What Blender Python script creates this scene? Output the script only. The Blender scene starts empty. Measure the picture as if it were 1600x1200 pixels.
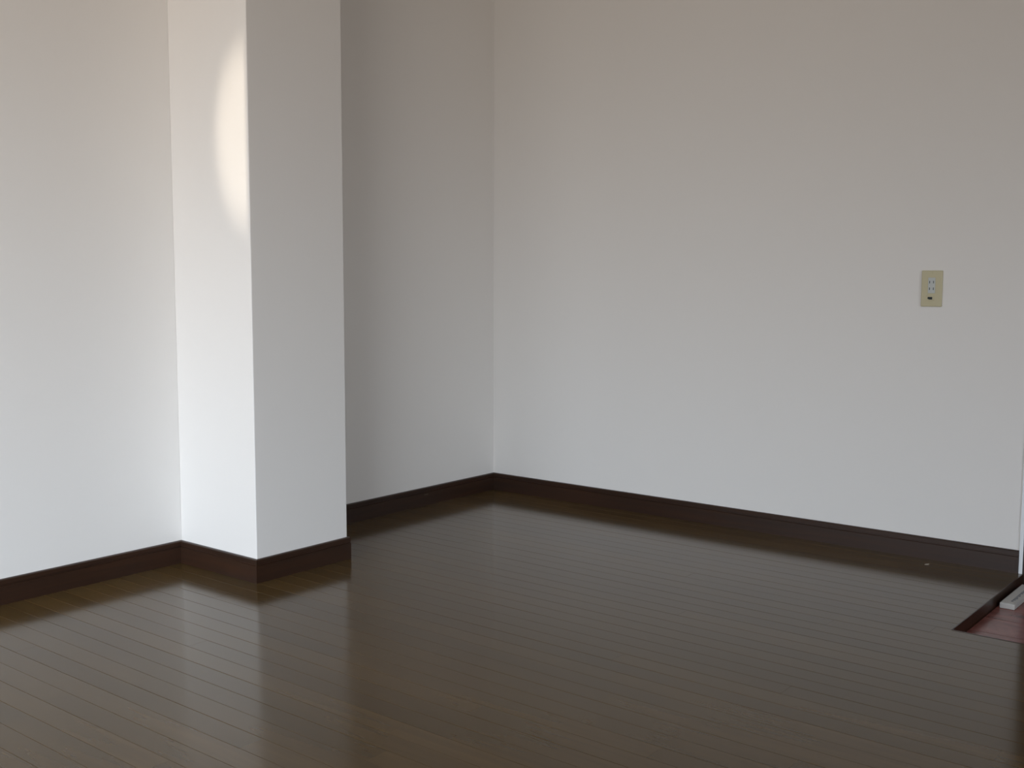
import bpy, bmesh, math, random
from mathutils import Vector, Matrix

random.seed(7)
S = bpy.context.scene
COL = S.collection

# ------------------------------------------------------------------ camera
K = .945                                    # metres per calibration unit
f_px, pitch, roll, yaw, cx, cy = 1731.04, .100114, .003118, .674567, 3.30073 * K, -3.98926 * K
ch = 1.02 * K
F = Vector((-math.sin(yaw) * math.cos(pitch), math.cos(yaw) * math.cos(pitch), -math.sin(pitch)))
R0 = Vector((math.cos(yaw), math.sin(yaw), 0))
U0 = R0.cross(F)
R = R0 * math.cos(roll) + U0 * math.sin(roll)
U = R.cross(F)
cd = bpy.data.cameras.new('camera')
cam = bpy.data.objects.new('camera', cd)
COL.objects.link(cam)
cd.sensor_width = 36
cd.lens = f_px * 36 / 1600
cd.clip_start = .02
m = Matrix(((R.x, U.x, -F.x, cx), (R.y, U.y, -F.y, cy), (R.z, U.z, -F.z, ch), (0, 0, 0, 1)))
cam.matrix_world = m
S.camera = cam

# ------------------------------------------------------------------ world, lights, exposure
BACK = -4.75                                # inner face of the window wall
WIN = (.12, 3.4, .05, 1.95)                  # opening x0, x1, z0, z1
SIDE = (-3.2, -1.8, .5, 1.95)                # added side window opening y0, y1, z0, z1
XR = 5.6                                    # right side of the room
S.view_settings.view_transform = 'Standard'
S.view_settings.look = 'None'
S.view_settings.gamma = 1
S.view_settings.use_curve_mapping = False
S.view_settings.exposure = 0.02

w = bpy.data.worlds.new('world')
S.world = w
w.use_nodes = True
nt = w.node_tree
bg = nt.nodes['Background']
tc = nt.nodes.new('ShaderNodeTexCoord')
sx = nt.nodes.new('ShaderNodeSeparateXYZ')
ramp = nt.nodes.new('ShaderNodeValToRGB')
mr = nt.nodes.new('ShaderNodeMapRange')
mr.inputs['From Min'].default_value = -.3
mr.inputs['From Max'].default_value = .7
nt.links.new(tc.outputs['Generated'], sx.inputs[0])
nt.links.new(sx.outputs['Z'], mr.inputs['Value'])
nt.links.new(mr.outputs[0], ramp.inputs[0])
nt.links.new(ramp.outputs[0], bg.inputs['Color'])
e = ramp.color_ramp.elements
e[0].position, e[0].color = .20, (.47, .425, .385, 1)      # sunlit ground and houses
e[1].position, e[1].color = .42, (.80, .87, .95, 1)     # pale sky
e2 = ramp.color_ramp.elements.new(.62)
e2.color = (1.14, 1.29, 1.47, 1)
# brighter towards the low sun's side of the sky
SUN_AZ = math.radians(50)                   # from -y towards +x
dp = nt.nodes.new('ShaderNodeVectorMath'); dp.operation = 'DOT_PRODUCT'
dp.inputs[1].default_value = (math.sin(SUN_AZ), -math.cos(SUN_AZ), 0)
nt.links.new(tc.outputs['Generated'], dp.inputs[0])
cl = nt.nodes.new('ShaderNodeMath'); cl.operation = 'MAXIMUM'; cl.inputs[1].default_value = 0
nt.links.new(dp.outputs['Value'], cl.inputs[0])
pw = nt.nodes.new('ShaderNodeMath'); pw.operation = 'POWER'; pw.inputs[1].default_value = 2.6
nt.links.new(cl.outputs[0], pw.inputs[0])
ma = nt.nodes.new('ShaderNodeMath'); ma.operation = 'MULTIPLY_ADD'
ma.inputs[1].default_value = 9.6
ma.inputs[2].default_value = 1.25
nt.links.new(pw.outputs[0], ma.inputs[0])
nt.links.new(ma.outputs[0], bg.inputs['Strength'])

def light(name, kind, loc, **kw):
    l = bpy.data.lights.new(name, kind)
    o = bpy.data.objects.new(name, l)
    COL.objects.link(o)
    o.location = loc
    for k, v in kw.items():
        setattr(l, k, v)
    return o

po = light('window_portal', 'AREA', ((WIN[0] + WIN[1]) / 2, BACK - .06, (WIN[2] + WIN[3]) / 2),
           shape='RECTANGLE', size=WIN[1] - WIN[0], size_y=WIN[3] - WIN[2])
po.rotation_euler = (math.radians(90), 0, 0)
po.data.cycles.is_portal = True
po = light('added_window_portal', 'AREA', (XR + .06, (SIDE[0] + SIDE[1]) / 2, (SIDE[2] + SIDE[3]) / 2),
           shape='RECTANGLE', size=SIDE[1] - SIDE[0], size_y=SIDE[3] - SIDE[2])
po.rotation_euler = (math.radians(90), 0, math.radians(90))
po.data.cycles.is_portal = True

# low sun glancing off a pane across the street: a narrow warm beam clipped by the added stile
gl = light('sun_glint', 'SPOT', (1.96, -8.0, 1.9), energy=760, color=(1, .89, .74),
           spot_size=math.radians(5.8), spot_blend=.8, shadow_soft_size=.01)
gl.rotation_euler = (Vector((.385, -1.63, 1.375)) - gl.location).to_track_quat('-Z', 'Y').to_euler()
gl.scale = (.535, 1, 1)

# ------------------------------------------------------------------ materials
def mat(name, col, rough=.5, spec=.5, bump=None, grain=None, vary=0, coat=0, metallic=0):
    """bump=(scale, strength, distance); grain=(scale vector, dark colour, contrast)"""
    M = bpy.data.materials.new(name)
    M.use_nodes = True
    n, L = M.node_tree.nodes, M.node_tree.links
    b = n['Principled BSDF']
    b.inputs['Base Color'].default_value = (*col, 1)
    b.inputs['Roughness'].default_value = rough
    b.inputs['Specular IOR Level'].default_value = spec
    b.inputs['Coat Weight'].default_value = coat
    b.inputs['Coat Roughness'].default_value = .08
    b.inputs['Metallic'].default_value = metallic
    g = n.new('ShaderNodeNewGeometry')
    pos = g.outputs['Position']
    if grain:
        sc, dark, amt = grain
        oi = n.new('ShaderNodeObjectInfo')
        mp = n.new('ShaderNodeMapping')
        mp.inputs['Scale'].default_value = sc
        add = n.new('ShaderNodeVectorMath'); add.operation = 'MULTIPLY_ADD'
        L.new(oi.outputs['Random'], add.inputs[0])
        add.inputs[1].default_value = (13, 29, 7)
        L.new(pos, add.inputs[2])
        L.new(add.outputs[0], mp.inputs[0])
        no = n.new('ShaderNodeTexNoise')
        no.inputs['Scale'].default_value = 1
        no.inputs['Detail'].default_value = 5
        no.inputs['Distortion'].default_value = .6
        L.new(mp.outputs[0], no.inputs['Vector'])
        cr = n.new('ShaderNodeValToRGB')
        cr.color_ramp.elements[0].position = .5 - .5 / amt
        cr.color_ramp.elements[1].position = .5 + .5 / amt
        cr.color_ramp.elements[0].color = (*dark, 1)
        cr.color_ramp.elements[1].color = (*col, 1)
        L.new(no.outputs['Fac'], cr.inputs[0])
        out = cr.outputs[0]
        if vary:
            mv = n.new('ShaderNodeMapRange')
            mv.inputs['To Min'].default_value = 1 - vary
            mv.inputs['To Max'].default_value = 1 + vary
            L.new(oi.outputs['Random'], mv.inputs['Value'])
            hs = n.new('ShaderNodeHueSaturation')
            L.new(mv.outputs[0], hs.inputs['Value'])
            L.new(out, hs.inputs['Color'])
            out = hs.outputs[0]
        L.new(out, b.inputs['Base Color'])
    if bump:
        bs, st, dist = bump
        no = n.new('ShaderNodeTexNoise')
        no.inputs['Scale'].default_value = bs
        no.inputs['Detail'].default_value = 3
        L.new(pos, no.inputs['Vector'])
        bp = n.new('ShaderNodeBump')
        bp.inputs['Strength'].default_value = st
        bp.inputs['Distance'].default_value = dist
        L.new(no.outputs['Fac'], bp.inputs['Height'])
        L.new(bp.outputs[0], b.inputs['Normal'])
    return M

WALL = mat('white_wallpaper', (.80, .777, .747), .75, .3, bump=(420, .35, .0006))
CEIL = mat('ceiling_paper', (.72, .68, .64), .85, .2, bump=(200, .3, .001))
OAK = mat('dark_flooring', (.090, .053, .018), .15, .38,
          grain=((2.2, 38, 1), (.066, .040, .015), 1.6), vary=.14)
SUB = mat('plank_joint', (.006, .0055, .005), .8, .2)
BASE = mat('dark_baseboard', (.040, .0165, .008), .34, .45,
           grain=((3, 3, 60), (.022, .011, .007), 1.8))
RED = mat('red_brown_board', (.30, .105, .085), .26, .5,
          grain=((7, 15, 1), (.11, .036, .030), 2.6), vary=.08)
CASE = mat('white_casing', (.84, .86, .88), .4, .5, bump=(90, .1, .0004))
DOORM = mat('dark_door_wood', (.035, .020, .013), .4, .4, grain=((30, 30, 2), (.018, .010, .007), 1.8))
HALL_DIM = mat('dimmed_hall_wall', (.035, .024, .018), .8, .2, bump=(200, .3, .001))  # colour darkened to stand in for the hall's low light
PLATE = mat('aged_ivory_plastic', (.52, .47, .30), .4, .5, bump=(60, .05, .0005))
INSERT = mat('pale_grey_plastic', (.50, .52, .50), .4, .5, bump=(60, .05, .0005))
SLOT = mat('dark_slot', (.05, .065, .07), .5, .3, bump=(60, .05, .0005))
HOLE = mat('black_socket_hole', (.006, .014, .018), .4, .3, bump=(60, .05, .0005))
BOX = mat('white_plastic', (.50, .48, .45), .45, .5, bump=(80, .05, .0005))
MARK = mat('grey_print', (.15, .16, .18), .6, .3, bump=(80, .05, .0005))
ALU = mat('bronze_window_frame', (.10, .085, .07), .4, .5, metallic=.6, bump=(80, .05, .0005))
SCRAP = mat('pale_scrap', (.42, .38, .32), .7, .3, bump=(80, .2, .0005))

# ------------------------------------------------------------------ mesh helpers
def obj(name, bm, material, parent=None, kind=None):
    bmesh.ops.recalc_face_normals(bm, faces=bm.faces)
    me = bpy.data.meshes.new(name)
    bm.to_mesh(me)
    bm.free()
    me.materials.append(material)
    o = bpy.data.objects.new(name, me)
    COL.objects.link(o)
    if parent:
        o.parent = parent
    if kind:
        o['kind'] = kind
    return o

def add_box(bm, x0, x1, y0, y1, z0, z1, bev=0, seg=1):
    r = bmesh.ops.create_cube(bm, size=1)
    vs = r['verts']
    for v in vs:
        v.co = Vector(((x0 + x1) / 2 + v.co.x * (x1 - x0), (y0 + y1) / 2 + v.co.y * (y1 - y0),
                       (z0 + z1) / 2 + v.co.z * (z1 - z0)))
    if bev:
        es = {e for v in vs for e in v.link_edges}
        bmesh.ops.bevel(bm, geom=list(es), offset=bev, segments=seg, affect='EDGES', profile=.5)

def boxes(name, material, lst, parent=None, kind=None, bev=0, seg=1):
    bm = bmesh.new()
    for b in lst:
        add_box(bm, *b, bev=bev, seg=seg)
    return obj(name, bm, material, parent, kind)

def tag(o, label, cat, group=None):
    o['label'] = label
    o['category'] = cat
    if group:
        o['group'] = group
    return o

# ------------------------------------------------------------------ the room shell
H = 2.52
WE = 2.209                                  # end of the wall with the outlet
CW, CY0, CY1 = .3935, -1.6295, -1.2506       # column
PX, PY, PD = 2.225, -.725, .035             # step down: edges and depth
HY = 1.7                                    # far side of the entrance
T = .0095                                   # baseboard thickness
HB = .0752                                  # its height

floor = boxes('floor', SUB, [(-.15, XR + .15, BACK - .15, HY + .15, -.25, -.0655),
                             (0, PX - .003, PY + .006, 0, -.0655, -.0125),
                             (0, XR, BACK, PY - .006, -.0655, -.0125)], kind='structure')
boxes('ceiling', CEIL, [(-.15, XR + .15, BACK - .15, HY + .15, H, H + .12)], kind='structure')
boxes('wall_left', WALL, [(-.15, 0, BACK - .15, HY + .15, -.0655, H)], kind='structure')
boxes('wall_back', WALL, [(0, WE, 0, .13, -.0655, H)], kind='structure')
boxes('wall_column', WALL, [(0, CW, CY0, CY1, -.0125, H)], kind='structure', bev=.0025, seg=2)
boxes('wall_right', WALL, [(XR, XR + .15, BACK - .15, SIDE[0], -.0655, H), (XR, XR + .15, SIDE[1], HY + .15, -.0655, H),
                           (XR, XR + .15, SIDE[0], SIDE[1], -.0655, SIDE[2]),
                           (XR, XR + .15, SIDE[0], SIDE[1], SIDE[3], H)], kind='structure')
boxes('wall_front', WALL, [(0, WIN[0], BACK - .14, BACK, -.0655, H),
                           (WIN[1], XR, BACK - .14, BACK, -.0655, H),
                           (WIN[0], WIN[1], BACK - .14, BACK, -.0655, WIN[2]),
                           (WIN[0], WIN[1], BACK - .14, BACK, WIN[3], H)], kind='structure')
boxes('wall_hall_added', HALL_DIM, [(0, 2.5, HY, HY + .14, -.0655, H), (3.4, XR, HY, HY + .14, -.0655, H),
                          (2.5, 3.4, HY, HY + .14, 2.03, H),
                          (0, WE - .01, .13, .14, -.0655, H)], kind='structure')  # unseen hall walls, added so the floor reflects something dark

# unseen window behind the camera, invented as source of the wall light
win = boxes('window_unseen_1', ALU, [(WIN[0], WIN[0] + .03, BACK - .1, BACK - .01, WIN[2], WIN[3]),
                              (WIN[1] - .03, WIN[1], BACK - .1, BACK - .01, WIN[2], WIN[3]),
                              (WIN[0] + .03, WIN[1] - .03, BACK - .1, BACK - .01, WIN[2], WIN[2] + .03),
                              (WIN[0] + .03, WIN[1] - .03, BACK - .1, BACK - .01, WIN[3] - .03, WIN[3])],
            kind='structure')
SX = 1.1640                                  # left edge of the unseen stile, added to clip the glint beam
boxes('added_stile', ALU, [(SX, SX + .09, BACK - .035, BACK - .0, WIN[2] + .03, WIN[3] - .03)], win)

XB = XR + .01  # unseen side window, added for more fill on left wall and column
boxes('window_added_2', ALU, [(XB, XB + .09, SIDE[0], SIDE[0] + .03, SIDE[2], SIDE[3]),
                        (XB, XB + .09, SIDE[1] - .03, SIDE[1], SIDE[2], SIDE[3]),
                        (XB, XB + .09, SIDE[0] + .03, SIDE[1] - .03, SIDE[2], SIDE[2] + .03),
                        (XB, XB + .09, SIDE[0] + .03, SIDE[1] - .03, SIDE[3] - .03, SIDE[3])], kind='structure')

# unseen door beyond the step down, added as a dark floor reflection
door = boxes('door_added_1', DOORM, [(2.5, 2.55, HY + .01, HY + .1, -.0355, 2.03), (3.35, 3.4, HY + .01, HY + .1, -.0355, 2.03),
                               (2.55, 3.35, HY + .01, HY + .1, 1.98, 2.03)], kind='structure')
boxes('added_door_leaf', DOORM, [(2.553, 3.347, HY + .03, HY + .07, -.03, 1.977)], door, bev=.002)
for zz in ((.12, .85), (1.0, 1.85)):
    boxes('added_door_panel', DOORM, [(2.66, 3.24, HY + .018, HY + .03, *zz)], door, bev=.006)
boxes('added_door_handle', ALU, [(2.60, 2.62, HY - .03, HY - .015, .92, 1.06), (2.602, 2.618, HY - .02, HY + .03, .93, .945),
                           (2.602, 2.618, HY - .02, HY + .03, 1.035, 1.05)], door)

# ------------------------------------------------------------------ baseboards
PROF = [(0, -.0115), (T, -.0115), (T, HB * .715), (T - .0025, HB * .73), (T - .0025, HB * .765), (T - .0005, HB * .78),
        (T - .0005, HB - .003), (T - .003, HB - .0006), (0, HB)]

def sweep(name, pts, closed_prev=None, closed_next=None):
    """extrude the baseboard profile along wall line pts; room lies to the right of the path"""
    pts = [Vector(p) for p in pts]
    full = ([Vector(closed_prev)] if closed_prev else []) + pts + ([Vector(closed_next)] if closed_next else [])
    off = 1 if closed_prev else 0
    bm = bmesh.new()
    rings = []
    for i, p in enumerate(pts):
        j = i + off
        d0 = (full[j] - full[j - 1]).normalized() if j > 0 else None
        d1 = (full[j + 1] - full[j]).normalized() if j + 1 < len(full) else None
        d0 = d0 or d1
        d1 = d1 or d0
        n0, n1 = Vector((d0.y, -d0.x)), Vector((d1.y, -d1.x))
        mi = (n0 + n1)
        mi = mi / mi.dot(n0)
        rings.append([bm.verts.new((p.x + mi.x * t, p.y + mi.y * t, z)) for t, z in PROF])
    for a, b in zip(rings, rings[1:]):
        for k in range(len(PROF)):
            k2 = (k + 1) % len(PROF)
            bm.faces.new((a[k], a[k2], b[k2], b[k]))
    bm.faces.new(rings[0])
    bm.faces.new(rings[-1])
    return obj(name, bm, BASE, None, 'structure')

A, B, C, D = (0, CY0), (CW, CY0), (CW, CY1), (0, CY1)
sweep('baseboard_left', [(0, BACK), A], closed_next=B)
sweep('baseboard_column', [A, B, C, D], closed_prev=(0, BACK), closed_next=(0, 0))
far = sweep('baseboard_left_far', [D, (0, 0)], closed_prev=C, closed_next=(2, 0))
sweep('baseboard_back', [(0, 0), (WE - .0005, 0)], closed_prev=D)
# a small rubbed spot on the far left baseboard
bm = bmesh.new()
add_box(bm, T, T + .0004, -.462, -.438, .044, .0475)
obj('scuff', bm, mat('rubbed_baseboard', (.10, .085, .06), .6, .3, bump=(300, .3, .0005)), far)

# white casing closing the end of the wall
boxes('trim_1', CASE, [(WE, WE + .0120, -.0045, .135, -.0345, H)], kind='structure', bev=.001)
# dark wooden jamb of the opening to the entrance
boxes('trim_4', DOORM, [(WE + .0122, WE + .052, -.003, .14, -.0345, H)], kind='structure', bev=.001)

# ------------------------------------------------------------------ flooring planks
PITCH = .0606
OFF = .0022
def plank_bm(bm, x0, x1, y0, y1, ch=.0005, gap=.0003):
    z1, z0 = 0.0, -.012
    x0 += .00003; x1 -= .00003; y0 += gap; y1 -= gap
    lo = [bm.verts.new(c) for c in ((x0, y0, z0), (x1, y0, z0), (x1, y1, z0), (x0, y1, z0))]
    mi = [bm.verts.new((v.co.x, v.co.y, z1 - ch * .7)) for v in lo]
    c2 = .00003
    hi = [bm.verts.new(c) for c in ((x0 + c2, y0 + ch, z1), (x1 - c2, y0 + ch, z1), (x1 - c2, y1 - ch, z1), (x0 + c2, y1 - ch, z1))]
    for k in range(4):
        q = (k + 1) % 4
        bm.faces.new((lo[k], lo[q], mi[q], mi[k]))
        bm.faces.new((mi[k], mi[q], hi[q], hi[k]))
    bm.faces.new(hi)
    bm.faces.new(lo[::-1])

rest = bmesh.new()
count = 0
row = 0
while True:
    y1 = OFF - row * PITCH
    y0 = y1 - PITCH
    if y1 < BACK + .02:
        break
    yt = min(y1, -.0005)
    yb = max(y0, BACK)
    xs, xe = 0.0005, XR
    ym = (y0 + y1) / 2
    if CY0 - .01 < ym < CY1 + .01:
        xs = CW + .001
    if ym > PY:
        xe = PX
        if y0 < PY:
            yb = max(y0, PY - .0)
    start = -((row * 7) % 15) * .0606 - random.choice((0, .303))
    x = start
    while x < xe:
        a, b = max(x, xs), min(x + .909, xe)
        x += .909
        if b - a < .012:
            continue
        if row < 47 and a < 2.75 and count < 300:
            bm = bmesh.new()
            plank_bm(bm, a, b, yb, yt)
            # a hair of unevenness between neighbouring boards
            o = obj('plank', bm, OAK, floor)
            o.location.z = -random.random() * .0003
            count += 1
        else:
            plank_bm(rest, a, b, yb, yt)
    row += 1
obj('distant_planks', rest, OAK, floor, 'stuff')

# ------------------------------------------------------------------ step down with red-brown boards
low = boxes('floor_entry', SUB, [(PX, XR, PY, HY, -.065, -PD - .010), (WE, PX, .135, HY, -.065, -PD - .01),
                                 (0, WE, .14, HY, -.065, -PD - .01)], kind='structure')
k = 0
y = PY + .001
while y < HY:
    y2 = min(y + .145, HY)
    x0 = PX + .001 if y2 < .14 else .001
    bm = bmesh.new()
    for_x = [x0, 2.225 + (.62 if k % 2 else 1.15), XR]
    for a, b in zip(for_x, for_x[1:]):
        bm = bmesh.new()
        add_box(bm, a + .0006, b - .0006, y + .0008 if y2 < .14 or y > .14 else .14, y2 - .0008, -PD - .0098, -PD, bev=.001)
        obj('board', bm, RED, low)
    y = y2
    k += 1
boxes('trim_2', BASE, [(PX - .003, XR, PY - .007, PY + .0, -PD - .01, .0003)], kind='structure', bev=.0008)
boxes('trim_3', BASE, [(PX - .004, PX, PY + .0003, -.0045, -PD - .01, .0003)], kind='structure', bev=.0006)

# ------------------------------------------------------------------ wall outlet
def empty(name, loc):
    o = bpy.data.objects.new(name, None)
    COL.objects.link(o)
    o.location = loc
    o.empty_display_size = .05
    return o

out = tag(empty('wall_outlet', (1.897, 0, .9155)),
          'aged ivory wall plate with two grey sockets and a black jack', 'outlet')
bm = bmesh.new()
add_box(bm, -.0345, .0345, -.0065, 0, -.060, .060, bev=.0028, seg=3)
obj('cover_plate', bm, PLATE, out)
def pill(bm, cx_, cz, w_, h_, y0, y1, bev):
    add_box(bm, cx_ - w_ / 2, cx_ + w_ / 2, y0, y1, cz - h_ / 2, cz + h_ / 2, bev=bev, seg=2)
bm = bmesh.new(); pill(bm, 0, .0105, .0235, .052, -.0085, -.0060, .0011)
ins = obj('socket_insert', bm, INSERT, out); ins['label'] = 'pale grey double socket insert'
for z in (.0215, -.0005):
    for x_ in (-.0063, .0063):
        bm = bmesh.new(); pill(bm, x_, z, .0024, .0085, -.0089, -.0080, .0003)
        obj('slot', bm, SLOT, ins)
bm = bmesh.new(); pill(bm, -.0035, -.0310, .024, .0175, -.0080, -.0060, .0008)
jf = obj('jack_frame', bm, PLATE, out)
bm = bmesh.new()
add_box(bm, -.0115, .0040, -.0086, -.0072, -.0345, -.0275, bev=.0005)
add_box(bm, -.0080, .0040, -.0086, -.0072, -.0362, -.0340, bev=.0004)
j = obj('jack_opening', bm, HOLE, jf); j['label'] = 'black modular jack opening'
for z in (.052, -.052):
    bm = bmesh.new()
    bmesh.ops.create_cone(bm, cap_ends=True, segments=12, radius1=.0022, radius2=.0019, depth=.0008,
                          matrix=Matrix.Translation((0, -.0068, z)) @ Matrix.Rotation(math.radians(90), 4, 'X'))
    obj('screw', bm, PLATE, out)

# ------------------------------------------------------------------ white box on the red boards
wb = tag(empty('white_case', (2.263, -.19, -PD)),
         'slim white plastic case lying on the red-brown boards beside the wall end', 'case')
bm = bmesh.new()
add_box(bm, -.027, .016, -.124, .124, .0003, .0175, bev=.002, seg=2)
obj('case_body', bm, BOX, wb)
bm = bmesh.new()
add_box(bm, -.0245, .0135, -.121, .121, .0177, .0187, bev=.0005)
lid = obj('case_lid', bm, BOX, wb)
bm = bmesh.new()
for i in range(11):
    yy = -.098 + i * .017
    h = .006 + .005 * ((i * 37) % 5) / 5
    add_box(bm, -.002, -.002 + h, yy, yy + .0115, .0187, .0190)
pr = obj('print_mark', bm, MARK, lid); pr['label'] = 'row of small grey printed marks'

# ------------------------------------------------------------------ crumb on the floor
bm = bmesh.new()
vs = [bm.verts.new(c) for c in ((-.006, -.004, 0), (.003, -.003, .0006), (.008, .004, .002), (-.001, .003, .0008),
                                (-.005, -.003, .0012), (.003, -.002, .0018), (.007, .004, .003), (-.001, .002, .002))]
bmesh.ops.convex_hull(bm, input=vs)
sc = obj('paper_scrap', bm, SCRAP)
sc.location = (1.942, -.082, 0)
tag(sc, 'tiny pale scrap of paper on dark floor in front of the baseboard', 'scrap')
